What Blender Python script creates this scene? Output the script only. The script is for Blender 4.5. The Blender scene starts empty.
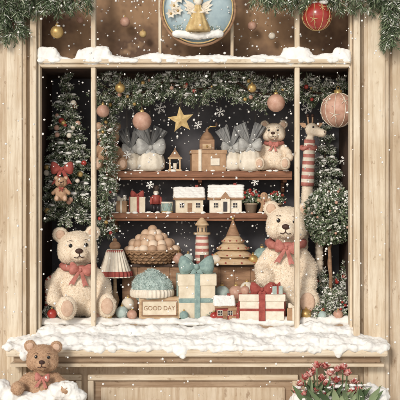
import bpy,bmesh,math,random
import numpy as np
from mathutils import Vector, Matrix, noise
R=random.Random(7); NR=np.random.default_rng(7)
S=0.006; D=1100.0
def k(d): return (D+d)/D
def W(px,py,d=0): return Vector(((px-200)*k(d), d, 280+(200-py)*k(d)))
def zf(py,d): return W(0,py,d)[2]
def lin(c):
    o=[]
    for v in c:
        v/=255.0
        o.append(v/12.92 if v<=0.04045 else ((v+0.055)/1.055)**2.4)
    return (o[0],o[1],o[2],1)
# ---------------------------------------------------------------- materials
def base_mat(name):
    m=bpy.data.materials.new(name); m.use_nodes=True
    nt=m.node_tree; return m,nt,nt.nodes['Principled BSDF']
def M(name,c1,c2=None,rough=.7,scale=8,bump=.25,bscale=60,metal=0,stretch=(1,1,1),spec=.3,lo=.35,hi=.65,c3=None,dist=.002):
    m,nt,p=base_mat(name); N=nt.nodes; L=nt.links
    c2=c2 or tuple(x*.82 for x in c1)
    tc=N.new('ShaderNodeTexCoord'); mp=N.new('ShaderNodeMapping'); mp.inputs['Scale'].default_value=stretch
    L.new(tc.outputs['Object'],mp.inputs[0])
    n=N.new('ShaderNodeTexNoise'); n.inputs['Scale'].default_value=scale; n.inputs['Detail'].default_value=4; n.inputs['Roughness'].default_value=.68
    L.new(mp.outputs[0],n.inputs['Vector'])
    r=N.new('ShaderNodeValToRGB'); r.color_ramp.elements[0].position=lo; r.color_ramp.elements[1].position=hi
    r.color_ramp.elements[0].color=lin(c2); r.color_ramp.elements[1].color=lin(c1)
    if c3:
        e=r.color_ramp.elements.new(lo-.1); e.color=lin(c3)
    L.new(n.outputs['Fac'],r.inputs[0]); L.new(r.outputs[0],p.inputs['Base Color'])
    p.inputs['Roughness'].default_value=rough; p.inputs['Metallic'].default_value=metal
    p.inputs['Specular IOR Level'].default_value=spec
    if bump:
        n2=N.new('ShaderNodeTexNoise'); n2.inputs['Scale'].default_value=bscale; n2.inputs['Detail'].default_value=2
        L.new(mp.outputs[0],n2.inputs['Vector'])
        b=N.new('ShaderNodeBump'); b.inputs['Strength'].default_value=bump; b.inputs['Distance'].default_value=dist
        L.new(n2.outputs['Fac'],b.inputs['Height']); L.new(b.outputs[0],p.inputs['Normal'])
    return m
def paintmat(name,c1,c2,c3,c4,horiz=False):
    # aged hand-brushed paint: broad stains, brush streaks along the grain, worn speckles
    m,nt,p=base_mat(name); N=nt.nodes; L=nt.links
    tc=N.new('ShaderNodeTexCoord')
    def nz(sc,st,det=5):
        if horiz: st=(st[2],st[1],st[0])
        mp=N.new('ShaderNodeMapping'); mp.inputs['Scale'].default_value=st; L.new(tc.outputs['Object'],mp.inputs[0])
        n=N.new('ShaderNodeTexNoise'); n.inputs['Scale'].default_value=sc; n.inputs['Detail'].default_value=det; n.inputs['Roughness'].default_value=.65; L.new(mp.outputs[0],n.inputs['Vector']); return n.outputs['Fac']
    def ramp(f,a,b,ca,cb):
        r=N.new('ShaderNodeValToRGB'); r.color_ramp.elements[0].position=a; r.color_ramp.elements[1].position=b; r.color_ramp.elements[0].color=ca; r.color_ramp.elements[1].color=cb; L.new(f,r.inputs[0]); return r.outputs[0]
    def mix(f,a,b):
        x=N.new('ShaderNodeMix'); x.data_type='RGBA'; L.new(f,x.inputs[0]); L.new(a,x.inputs[6]); x.inputs[7].default_value=b
        return x.outputs[2]
    z=(0,0,0,1)
    base=ramp(nz(3.0,(1,1,.8)),.4,.6,lin(c2),lin(c1))
    st=ramp(nz(10,(5,5,.3)),.44,.74,z,(.85,.85,.85,1)); base=mix(st,base,lin(c3))
    sp=ramp(nz(24,(1.3,1.3,.6)),.6,.7,z,(.7,.7,.7,1)); base=mix(sp,base,lin(c4))
    L.new(base,p.inputs['Base Color']); p.inputs['Roughness'].default_value=.8; p.inputs['Specular IOR Level'].default_value=.15
    b=N.new('ShaderNodeBump'); b.inputs['Strength'].default_value=.8; b.inputs['Distance'].default_value=.002; L.new(nz(44,(4,4,.35),3),b.inputs['Height']); L.new(b.outputs[0],p.inputs['Normal'])
    return m
def MI(name,stops,rough=.7,spec=.2):
    m,nt,p=base_mat(name); N=nt.nodes; L=nt.links
    g=N.new('ShaderNodeNewGeometry'); r=N.new('ShaderNodeValToRGB')
    cr=r.color_ramp
    cr.elements[0].position=stops[0][0]; cr.elements[0].color=lin(stops[0][1])
    cr.elements[1].position=stops[-1][0]; cr.elements[1].color=lin(stops[-1][1])
    for s in stops[1:-1]:
        e=cr.elements.new(s[0]); e.color=lin(s[1])
    L.new(g.outputs['Random Per Island'],r.inputs[0]); L.new(r.outputs[0],p.inputs['Base Color'])
    p.inputs['Roughness'].default_value=rough; p.inputs['Specular IOR Level'].default_value=spec
    return m
paint=paintmat('cream_paint',(206,190,168),(190,170,144),(164,138,110),(138,110,84))
paintL=paintmat('light_paint',(220,206,184),(206,188,162),(176,150,122),(150,122,94))
paintLH=paintmat('light_paint_horizontal',(220,206,184),(206,188,162),(176,150,122),(150,122,94),True)
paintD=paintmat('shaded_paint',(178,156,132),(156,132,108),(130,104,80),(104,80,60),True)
paintB=paintmat('panel_paint',(194,176,154),(176,155,132),(152,128,104),(126,100,78))
brownbd=M('brown_board',(150,118,88),(94,70,54),scale=2.6,bump=.3,c3=(186,152,116),lo=.42,hi=.62)
wood=M('shelf_wood',(150,104,78),(110,74,54),scale=8,stretch=(.6,3,6),bump=.4,bscale=30,c3=(80,54,40))
woodL=M('pale_wood',(204,178,144),(176,144,110),scale=10,stretch=(1,1,5),bump=.3)
woodM=M('mid_wood',(168,132,102),(132,100,76),scale=10,stretch=(1,1,5),bump=.3)
woodK=M('dark_wood',(86,66,54),(60,48,42),scale=10,bump=.3)
snow=M('snow',(240,237,230),(226,222,216),scale=14,bump=.6,bscale=80,rough=.9,dist=.003)
redf=M('red_cloth',(164,84,74),(136,62,56),scale=40,bump=.4,bscale=200,rough=.85)
redp=M('red_paint',(160,78,66),(130,56,50),scale=20,bump=.1,rough=.45)
redg=M('red_glass',(172,60,50),(142,44,38),scale=12,bump=.05,rough=.22,spec=.6)
pinkb=M('pink_bauble',(200,162,142),(176,132,112),scale=25,bump=.15,rough=.4)
rosef=M('rose_cloth',(190,124,112),(164,98,88),scale=40,bump=.4,bscale=200)
tealc=M('teal_cloth',(146,166,158),(116,138,134),scale=40,bump=.4,bscale=200,rough=.7)
tealp=M('pale_teal',(186,198,190),(156,172,166),scale=30,bump=.5,bscale=150)
greyc=M('grey_satin',(182,180,174),(144,142,138),scale=20,bump=.3,bscale=80,rough=.5)
greyd=M('grey_linen',(150,148,144),(104,104,104),scale=6,stretch=(8,1,1),bump=.3,bscale=80,rough=.7)
creamc=M('cream_cloth',(230,220,202),(210,197,178),scale=25,bump=.3,bscale=160)
kraft=M('kraft_paper',(182,148,116),(156,122,92),scale=20,bump=.2)
creampap=M('cream_paper',(226,213,190),(204,188,162),scale=14,bump=.15)
gold=M('gold',(204,174,114),(168,134,80),scale=20,bump=.2,rough=.38,metal=.5)
goldm=M('gold_paint',(212,186,132),(178,146,96),scale=25,bump=.2,rough=.5)
black=M('black_bead',(24,20,20),(18,15,15),bump=0,rough=.15,spec=.6)
dkwin=M('dark_window',(60,54,56),(44,40,42),bump=0,rough=.25)
twig=M('twig',(96,72,54),(70,52,40),bump=0)
string=M('string',(170,150,120),(150,130,100),bump=0)
blueg=M('blue_globe',(168,184,186),(128,148,156),scale=5,bump=0,rough=.25,spec=.6,c3=(98,120,132))
terra=M('stone_pot',(176,156,134),(146,126,106),scale=18,bump=.5)
basket=M('wicker',(176,140,106),(124,94,70),scale=60,stretch=(1,1,3),bump=1,bscale=120,dist=.004)
pineM=MI('pine_needles',[(0,(58,72,50)),(.35,(84,100,72)),(.7,(114,128,96)),(.9,(160,166,138)),(1,(206,206,186))])
pineF=MI('frosted_needles',[(0,(58,74,56)),(.4,(88,106,82)),(.7,(126,142,112)),(1,(196,198,176))])
pineW=MI('snowy_needles',[(0,(220,220,208)),(1,(244,242,234))])
leafG=MI('green_leaf',[(0,(68,86,58)),(.5,(98,116,82)),(1,(146,158,122))])
furC=MI('cream_fur',[(0,(220,202,178)),(.5,(236,222,202)),(1,(244,234,218))],rough=.9)
furB=MI('tan_fur',[(0,(172,138,110)),(.5,(196,164,134)),(1,(212,184,156))],rough=.9)
furT=MI('teal_fur',[(0,(148,168,162)),(.5,(178,194,188)),(1,(216,224,216))],rough=.9)
skinC=M('cream_plush',(236,221,200),(218,199,174),scale=60,bump=.4,bscale=200,rough=.95)
skinB=M('tan_plush',(190,156,126),(168,132,104),scale=60,bump=.4,bscale=200,rough=.95)
earin=M('inner_plush',(210,180,156),(192,158,134),scale=60,bump=.4,bscale=200,rough=.95)
nosem=M('nose_thread',(78,54,44),(60,40,34),bump=.4,bscale=200,rough=.6)
petal=MI('petals',[(0,(160,66,62)),(.35,(192,98,92)),(.6,(222,154,144)),(1,(240,214,204))],rough=.6)
beadm=MI('wooden_beads',[(0,(176,142,114)),(.5,(202,172,144)),(1,(226,204,180))],rough=.55,spec=.35)
def backdrop():
    m,nt,p=base_mat('charcoal_backdrop'); N=nt.nodes; L=nt.links
    tc=N.new('ShaderNodeTexCoord'); n=N.new('ShaderNodeTexNoise'); n.inputs['Scale'].default_value=4; n.inputs['Detail'].default_value=4
    L.new(tc.outputs['Object'],n.inputs['Vector'])
    r=N.new('ShaderNodeValToRGB'); r.color_ramp.elements[0].position=.35; r.color_ramp.elements[1].position=.7
    r.color_ramp.elements[0].color=lin((64,62,66)); r.color_ramp.elements[1].color=lin((104,100,102)); L.new(n.outputs['Fac'],r.inputs[0])
    v=N.new('ShaderNodeTexVoronoi'); v.inputs['Scale'].default_value=34; L.new(tc.outputs['Object'],v.inputs['Vector'])
    v2=N.new('ShaderNodeSeparateColor'); L.new(v.outputs['Color'],v2.inputs[0])
    th=N.new('ShaderNodeMath'); th.operation='MULTIPLY'; th.inputs[1].default_value=.26; L.new(v2.outputs[0],th.inputs[0])
    lt=N.new('ShaderNodeMath'); lt.operation='LESS_THAN'; L.new(v.outputs['Distance'],lt.inputs[0]); L.new(th.outputs[0],lt.inputs[1])
    mx=N.new('ShaderNodeMix'); mx.data_type='RGBA'; L.new(lt.outputs[0],mx.inputs[0]); L.new(r.outputs[0],mx.inputs[6]); mx.inputs[7].default_value=lin((226,222,214))
    L.new(mx.outputs[2],p.inputs['Base Color']); p.inputs['Roughness'].default_value=.8; return m
bdrop=backdrop()
# ---------------------------------------------------------------- builder
class B:
    def __init__(s,name):
        s.name=name; s.V=[]; s.F=[]; s.MI=[]; s.SM=[]; s.mats=[]; s.n=0; s.xf=Matrix.Identity(4)
    def mi(s,m):
        if m not in s.mats: s.mats.append(m)
        return s.mats.index(m)
    def add(s,V,F,m,smooth=True):
        V=np.asarray([tuple(v) for v in V] if not isinstance(V,np.ndarray) else V,dtype=float)
        A=np.array(s.xf); V=V@A[:3,:3].T+A[:3,3]
        s.V.append(V); n=s.n; F=[tuple(int(i)+n for i in f) for f in F] if not isinstance(F,np.ndarray) else (F+n).tolist()
        s.F.extend(F); 
        if isinstance(m,np.ndarray): s.MI.extend(m.tolist())
        else: s.MI.extend([s.mi(m)]*len(F))
        s.SM.extend([smooth]*len(F)); s.n+=len(V)
    def at(s,px,z,d,sc=1,rz=0):
        s.xf=Matrix.Translation(((px-200)*k(d),d,z))@Matrix.Rotation(rz,4,'Z')@Matrix.Scale(k(d)*sc,4); return s
    def bm(s,bm,m,smooth=False):
        bm.verts.ensure_lookup_table(); bm.verts.index_update()
        s.add([v.co[:] for v in bm.verts],[[v.index for v in f.verts] for f in bm.faces],m,smooth); bm.free()
    def box(s,c,sz,m,bev=.6,rot=None):
        b=bmesh.new(); bmesh.ops.create_cube(b,size=1); bmesh.ops.scale(b,vec=sz,verts=b.verts)
        if bev: bmesh.ops.bevel(b,geom=b.edges[:],offset=min(bev,min(sz)*.45),segments=2,affect='EDGES',profile=.6)
        if rot is not None: bmesh.ops.transform(b,matrix=rot,verts=b.verts)
        bmesh.ops.translate(b,vec=c,verts=b.verts); s.bm(b,m)
    def span(s,x0,x1,y0,y1,z0,z1,m,bev=.6): s.box(((x0+x1)/2,(y0+y1)/2,(z0+z1)/2),(x1-x0,y1-y0,z1-z0),m,bev)
    def ell(s,c,r,m,rot=None,seg=20):
        if not hasattr(r,'__len__'): r=(r,r,r)
        b=bmesh.new(); bmesh.ops.create_uvsphere(b,u_segments=seg,v_segments=max(8,seg*2//3),radius=1); bmesh.ops.scale(b,vec=r,verts=b.verts)
        if rot is not None: bmesh.ops.transform(b,matrix=rot,verts=b.verts)
        bmesh.ops.translate(b,vec=c,verts=b.verts); s.bm(b,m,True)
    def lathe(s,c,prof,m,seg=28,ripple=0,nr=12,smooth=True,rot=None,ramp=None):
        V=[];F=[]
        for i,(r,z) in enumerate(prof):
            for j in range(seg):
                a=2*math.pi*j/seg; a2=(ripple*(ramp[i] if ramp else 1))
                rr=r*(1+a2*math.cos(nr*a)); v=Vector((rr*math.cos(a),rr*math.sin(a),z))
                if rot is not None: v=rot@v
                V.append(v+Vector(c))
        for i in range(len(prof)-1):
            for j in range(seg):
                F.append((i*seg+j,i*seg+(j+1)%seg,(i+1)*seg+(j+1)%seg,(i+1)*seg+j))
        s.add([v[:] for v in V],F,m,smooth)
    def tube(s,P,r,m,seg=8):
        P=[Vector(p) for p in P]; n=len(P)
        if not hasattr(r,'__len__'): r=[r]*n
        V=[];F=[]; up=Vector((0,1,0.01))
        for i in range(n):
            t=(P[min(i+1,n-1)]-P[max(i-1,0)]).normalized()
            a=t.cross(up); 
            if a.length<.05: a=t.cross(Vector((1,0,0)))
            a.normalize(); b_=t.cross(a)
            for j in range(seg):
                th=2*math.pi*j/seg; V.append(P[i]+a*math.cos(th)*r[i]+b_*math.sin(th)*r[i])
        ml=m if isinstance(m,list) else None
        for i in range(n-1):
            F+=[(i*seg+j,i*seg+(j+1)%seg,(i+1)*seg+(j+1)%seg,(i+1)*seg+j) for j in range(seg)]
        F+= [tuple(range(seg))[::-1], tuple((n-1)*seg+j for j in range(seg))]
        if ml:
            mm=[]
            for i in range(n-1): mm+=[s.mi(ml[i%len(ml)])]*seg
            mm+=[s.mi(ml[0])]*2; s.add([v[:] for v in V],F,np.array(mm),True)
        else: s.add([v[:] for v in V],F,m,True)
    def leaf(s,p,d,up,L,w,curl,m,n=6):
        p=Vector(p); d=Vector(d).normalized(); up=Vector(up); up=(up-d*up.dot(d)).normalized(); sd=d.cross(up)
        V=[];F=[]
        for i in range(n+1):
            t=i/n; c=p+d*L*t+up*curl*L*t*t; ww=w*max(.04,math.sin(math.pi*min(1,t**.8*.97+.03)))
            V+=[c-sd*ww+up*ww*.35,c,c+sd*ww+up*ww*.35]
        for i in range(n):
            a=i*3; F+=[(a,a+1,a+4,a+3),(a+1,a+2,a+5,a+4)]
        s.add([v[:] for v in V],F,m,True)
    def sprigs(s,P,Dv,L,n,nl,w,m,frost=.2,tw=True,spread=.8,wm=None):
        P=np.asarray(P,float); Dv=np.asarray(Dv,float); Dv/=np.linalg.norm(Dv,axis=1,keepdims=True)+1e-9
        K=len(P); L=np.broadcast_to(np.asarray(L,float),(K,))
        t=NR.uniform(.0,1,(K,n)); rv=NR.normal(size=(K,n,3)); Dd=Dv[:,None,:]
        rv-= (rv*Dd).sum(-1,keepdims=True)*Dd; rv/=np.linalg.norm(rv,axis=-1,keepdims=True)+1e-9
        base=P[:,None,:]+Dd*(L[:,None,None]*t[...,None])
        dr=Dd*NR.uniform(.4,1,(K,n,1))+rv*spread; dr/=np.linalg.norm(dr,axis=-1,keepdims=True)
        ln=nl*NR.uniform(.6,1.15,(K,n,1))*(1-.35*t[...,None])
        sd=np.cross(dr,NR.normal(size=(K,n,3))); sd/=np.linalg.norm(sd,axis=-1,keepdims=True)+1e-9; sd*=w
        q=np.stack([base,base+dr*ln*.45+sd,base+dr*ln,base+dr*ln*.45-sd],axis=2).reshape(-1,3)
        F=np.arange(K*n*4).reshape(-1,4)
        pr=frost*(.4+1.6*np.clip(dr[...,2]*.5+.5,0,1))*NR.uniform(.2,1.8,(K,1))
        wh=(NR.uniform(size=(K,n))<pr).reshape(-1)
        mm=np.where(wh,s.mi(wm or pineW),s.mi(m)); s.add(q,F,mm,False)
        if tw:
            sd=np.cross(Dv,NR.normal(size=(K,3))); sd/=np.linalg.norm(sd,axis=-1,keepdims=True)+1e-9
            q=np.stack([P-sd*.35,P+sd*.35,P+Dv*L[:,None]*.95],axis=1).reshape(-1,3)
            s.add(q,np.arange(K*3).reshape(-1,3),twig,False)
    def clumps(s,P,r,m=None):
        for p in P:
            rr=r*R.uniform(.5,1.3); b=bmesh.new(); bmesh.ops.create_icosphere(b,subdivisions=2,radius=1)
            for v in b.verts:
                v.co*=1+.35*noise.noise(v.co*1.3+Vector(p)); v.co.x*=rr*1.3; v.co.y*=rr; v.co.z*=rr*.6; v.co+=Vector(p)
            s.bm(b,m or snow,True)
    def blob(s,parts,m,vox=1.2,it=6,disp=0,ds=.1):
        me=bpy.data.meshes.new('t'); bb=bmesh.new()
        for pt in parts:
            c,r=pt[0],pt[1]; r=r if hasattr(r,'__len__') else (r,r,r)
            res=bmesh.ops.create_icosphere(bb,subdivisions=2 if len(parts)>90 else 3,radius=1); vs=res['verts']
            for v in vs:
                co=Vector((v.co.x*r[0],v.co.y*r[1],v.co.z*r[2]))
                if len(pt)>2: co=pt[2]@co
                v.co=co+Vector(c)
        bb.to_mesh(me); bb.free(); ob=bpy.data.objects.new('t',me); bpy.context.collection.objects.link(ob)
        rm=ob.modifiers.new('r','REMESH'); rm.mode='VOXEL'; rm.voxel_size=vox
        if it: sm=ob.modifiers.new('s','SMOOTH'); sm.iterations=it; sm.factor=.5
        dg=bpy.context.evaluated_depsgraph_get(); e=bpy.data.meshes.new_from_object(ob.evaluated_get(dg))
        if disp:
            ns=[v.normal.copy() for v in e.vertices]
            for v,nn in zip(e.vertices,ns): v.co+=nn*disp*(noise.noise(v.co*ds)+.5*noise.noise(v.co*ds*2.7)+.25*noise.noise(v.co*ds*6))
        V=np.array([v.co[:] for v in e.vertices]); F=[tuple(p.vertices) for p in e.polygons]
        s.add(V,F,m,True); bpy.data.objects.remove(ob)
        e.calc_loop_triangles(); T=np.array([t.vertices[:] for t in e.loop_triangles]); return V,T
    def fur(s,V,T,n,L,w,m,down=.5,mask=None):
        a,b,c=V[T[:,0]],V[T[:,1]],V[T[:,2]]; N=np.cross(b-a,c-a); A=np.linalg.norm(N,axis=1); N/=A[:,None]+1e-9
        i=NR.choice(len(T),n,p=A/A.sum()); u=NR.uniform(size=(n,1)); v=NR.uniform(size=(n,1)); f=(u+v>1); u=np.where(f,1-u,u); v=np.where(f,1-v,v)
        P=a[i]+u*(b-a)[i]+v*(c-a)[i]; d=N[i]+NR.normal(size=(n,3))*.5+np.array([0,0,-down]); d/=np.linalg.norm(d,axis=1,keepdims=True)
        if mask is not None:
            kp=mask(P); P,d=P[kp],d[kp]; n=len(P)
        sd=np.cross(d,NR.normal(size=(n,3))); sd/=np.linalg.norm(sd,axis=1,keepdims=True)+1e-9
        q=np.stack([P-sd*w-d*.3,P+sd*w-d*.3,P+d*L*NR.uniform(.5,1.2,(n,1))],1).reshape(-1,3)
        s.add(q,np.arange(n*3).reshape(-1,3),m,False)
    def bow(s,c,z,m,tails=True,rot=None):
        X=s.xf; s.xf=X@Matrix.Translation(c)@(rot.to_4x4() if rot is not None else Matrix.Identity(4))@Matrix.Scale(z,4)
        for sg in (-1,1):
            V=[];F=[];n=12;sg_=24
            for i in range(n+1):
                t=i/n; h=.09+.42*math.sin(min(1,t*1.05)*math.pi*.62)**1.3*(1 if t<.8 else math.sqrt(max(0,1-((t-.8)/.2)**2))+.001)
                for j in range(sg_):
                    a=2*math.pi*j/sg_; pl=1+.13*math.cos(6*a)*(1-t*.5)
                    V.append((sg*t*1.0,-.12*math.sin(t*math.pi)+.38*h*math.sin(a)*pl*1.0,h*math.cos(a)*pl+.12*t))
            for i in range(n):
                for j in range(sg_): F.append((i*sg_+j,i*sg_+(j+1)%sg_,(i+1)*sg_+(j+1)%sg_,(i+1)*sg_+j))
            F.append(tuple(n*sg_+j for j in range(sg_))); s.add(V,F,m,True)
            if tails:
                V=[];F=[];n=10
                for i in range(n+1):
                    t=i/n; x=sg*(.08+.55*t); zz=-.1-1.2*t; yy=-.1-.07*math.sin(t*7); w=.13+.12*t
                    V+=[(x-w,yy,zz+(-.12 if i==n else 0)),(x,yy-.05,zz+(.08 if i==n else 0)),(x+w,yy,zz+(-.02 if i==n else 0))]
                for i in range(n):
                    a=i*3; F+=[(a,a+1,a+4,a+3),(a+1,a+2,a+5,a+4)]
                s.add(V,F,m,True)
        s.ell((0,-.12,0),(.16,.16,.19),m,seg=14); s.xf=X
    def done(s,parent=None):
        V=np.concatenate(s.V); lo,hi=V.min(0),V.max(0); o=np.array([(lo[0]+hi[0])/2,(lo[1]+hi[1])/2,lo[2]])
        me=bpy.data.meshes.new(s.name); me.from_pydata(((V-o)*S).tolist(),[],s.F)
        for m in s.mats: me.materials.append(m)
        me.polygons.foreach_set('material_index',s.MI); me.polygons.foreach_set('use_smooth',s.SM); me.update()
        ob=bpy.data.objects.new(s.name,me); ob.location=o*S; bpy.context.collection.objects.link(ob)
        if parent: ob.parent=parent
        return ob
def cap(p0,p1,r0,r1,n=6):
    p0,p1=Vector(p0),Vector(p1); return [(p0.lerp(p1,i/n),r0+(r1-r0)*i/n) for i in range(n+1)]
zF=zf(322,12); z1=zf(171,68); z2=zf(213,68); zR=zf(264,60)
# ---------------------------------------------------------------- ground
b=B('snowy_ground'); n=60
V=[];F=[]
xs=np.sign(np.linspace(-1,1,n))*np.abs(np.linspace(-1,1,n))**3*40000
for i in range(n):
    for j in range(n): V.append((xs[i],xs[j],1.5*noise.noise(Vector((xs[i]*.02,xs[j]*.02,0))) if abs(xs[i])<3000 else 0))
for i in range(n-1):
    for j in range(n-1): F.append((i*n+j,(i+1)*n+j,(i+1)*n+j+1,i*n+j+1))
b.add(V,F,snow,True); b.done()
# ---------------------------------------------------------------- building
shop=bpy.data.objects.new('toy_shop_building',None); bpy.context.collection.objects.link(shop)
XL,XR=-163.5,153.5
zs=zf(345,0); zt=zf(64,0); ztop=zf(-62,0)
b=B('wall')
b.span(-500,XL,2,22,0,760,paint,0); b.span(XR,500,2,22,0,760,paint,0)
b.span(XL,XR,2,22,ztop,760,paint,0); b.span(XL,XR,2,22,0,zs,paintB,0); b.done(shop)
b=B('pilaster_trim')
for x0,x1 in ((-196,-173),(163,188)):
    b.span(x0,x1,-5,2.4,0,740,paint,1); b.span(x0+4,x1-4,-7,-4.6,40,730,paintL,.8)
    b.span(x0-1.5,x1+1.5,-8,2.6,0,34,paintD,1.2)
for x0,x1 in ((-169,XL+1),(XR-1,159)): b.span(x0,x1,-9,4,zs+2,ztop,paintL,1.2)
for x0 in (-262,-234,192,220,250): b.span(x0,x0+26,-1,2.3,0,740,paint,1.2)
b.done(shop)
b=B('window_frame')
b.span(XL+1.2,XL+4.2,-3,10,zs,ztop,paintL,1); b.span(XR-4.2,XR-1.2,-3,10,zs,ztop,paintL,1)
b.span(XL+4.3,XR-4.3,-5,9,zf(67.5,0),zf(61,0),paintLH,1.2)
b.span(XL+4.3,XR-4.3,-8,-4.8,zf(64,0),zf(60,0),paintLH,.8)
b.span(XL+4.3,XR-4.3,-3,9,zs,zs+12,paintLH,1)
for x in (-106.5,97):
    b.span(x-2.4,x+2.4,-3.5,7.5,zs+12,zf(67.6,0),paintL,.9); b.span(x-2.4,x+2.4,-3.5,7.5,zf(60.8,0),ztop,paintL,.9)
for x in (-40,32): b.span(x-1.5,x+1.5,-2,6,zf(60.8,0),ztop,paintL,.6)
b.done(shop)
b=B('display_alcove')
b.span(-170,160,116,120,100,zt+10,bdrop,0)
b.span(-169,XL,22,116,100,zt+5,woodK,0); b.span(XR,159,22,116,100,zt+5,woodK,0)
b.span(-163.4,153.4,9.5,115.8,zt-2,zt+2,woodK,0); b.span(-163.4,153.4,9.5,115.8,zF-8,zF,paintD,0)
b.span(-170,160,40,44,zt+2.2,ztop+8,brownbd,0); b.span(-169,XL,22,39.9,zt+5.1,ztop+8,brownbd,0); b.span(XR,159,22,39.9,zt+5.1,ztop+8,brownbd,0)
b.done(shop)
b=B('window_sill')
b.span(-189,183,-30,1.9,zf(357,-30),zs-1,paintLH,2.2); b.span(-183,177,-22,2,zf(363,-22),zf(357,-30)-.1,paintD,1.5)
b.span(-186,180,-26,2,zf(366.5,-22),zf(363,-22)-.1,paintLH,1); b.done(shop)
b=B('lower_panelling')
def panel(x0,x1,z0,z1):
    b.span(x0,x1,-4,2.2,z1-6,z1,paintLH,1.2); b.span(x0,x1,-4,2.2,z0,z0+6,paintLH,1.2)
    b.span(x0,x0+6,-4,2.2,z0+6.1,z1-6.1,paintL,1.2); b.span(x1-6,x1,-4,2.2,z0+6.1,z1-6.1,paintL,1.2)
    b.span(x0+13,x1-13,-2,2.5,z0+13,z1-13,paint,1.6)
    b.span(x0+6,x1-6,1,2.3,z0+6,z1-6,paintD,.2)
panel(-112,98,22,zf(374,0)); panel(-166,-118,22,zf(374,0)); panel(104,158,22,zf(374,0)); b.done(shop)
# ---------------------------------------------------------------- snow
b=B('window_sill_snow'); pts=[]
x=-186
while x<181:
    edge=min(1,(x+194)/34,(189-x)/34); nn=noise.noise(Vector((x*.022,1,0))); n2=noise.noise(Vector((x*.05,9,0)))
    h=(6+4*nn)*max(.3,edge)
    pts.append(((x,-10,zs+h*.7),(9,16,h+2))); pts.append(((x,-22,zs+1),(8,8,4+3*n2)))
    if -158<x<150: pts.append(((x,0,zs+12+5*n2),(9,9,8+5*nn)))
    else: pts.append(((x,-6,zs+6*edge),(8,8,7)))
    dl=noise.noise(Vector((x*.085,22,0)))
    if dl>-.05: pts.append(((x,-29,zs+1-11*dl),(5,3,3.5+6*dl)))
    if R.random()<.35: pts.append(((x,R.uniform(-26,-6),zs+h+R.uniform(-1,3)),(R.uniform(4,9),R.uniform(4,7),R.uniform(3,5))))
    x+=5
b.blob(pts,snow,vox=1.3,it=4,disp=2.2,ds=.12); b.done()
b=B('transom_snow')
pts=[]; x=-158
while x<149:
    h=4.5+3.5*noise.noise(Vector((x*.035,3,0)))+(5 if min(abs(x+106),abs(x-97),abs(x+158),abs(x-149))<13 else 0)
    pts.append(((x,-1.5,zf(61,0)+h*.5-1),(6,6,max(2,h)))); 
    if noise.noise(Vector((x*.08,7,0)))>.05: pts.append(((x,-7.5,zf(61.5,0)),(5,2,2.6)))
    x+=4
b.blob(pts,snow,vox=1.1,it=4,disp=1.2,ds=.17); b.done()
b=B('display_floor_snow')
pts=[]; 
for i in range(150):
    x=R.uniform(-155,146); d=R.uniform(12,90); pts.append(((x,d,zF-1),(R.uniform(10,20),R.uniform(8,14),R.uniform(2,5)*(1 if d<40 else .6))))
for x in range(-156,150,8): pts.append(((x,13,zF),(8,6,3+R.uniform(0,4))))
b.blob(pts,snow,vox=1.8,it=4,disp=1.2,ds=.15); b.done()
# ---------------------------------------------------------------- shelves, riser
for z,t in ((z1,6.5),(z2,5.5)):
    b=B('wooden_shelf'); b.span(-99,98,68,115.5,z-t,z,wood,1.1)
    b.span(-99,98,70,73,z-t-3,z-t-.05,wood,.8)
    for x in (-92,0,91):
        b.span(x-2,x+2,78,115.4,z-t-5.5,z-t-.1,wood,.6); b.span(x-2,x+2,110,115.3,z-t-16,z-t-5.6,wood,.6)
    b.clumps([(R.uniform(-96,94),R.uniform(68,72),z+.3) for i in range(34)],2.0)
    b.done()
b=B('display_riser'); b.span(-82,70,60,100,zF,zR-3,woodM,.8); b.span(-85,73,57,102,zR-3,zR,woodK,.8)
for i in range(9): b.span(-80+i*17,-66+i*17,58.8,60.4,zF,zR-3.2,woodM,.5)
b.done()
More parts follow.
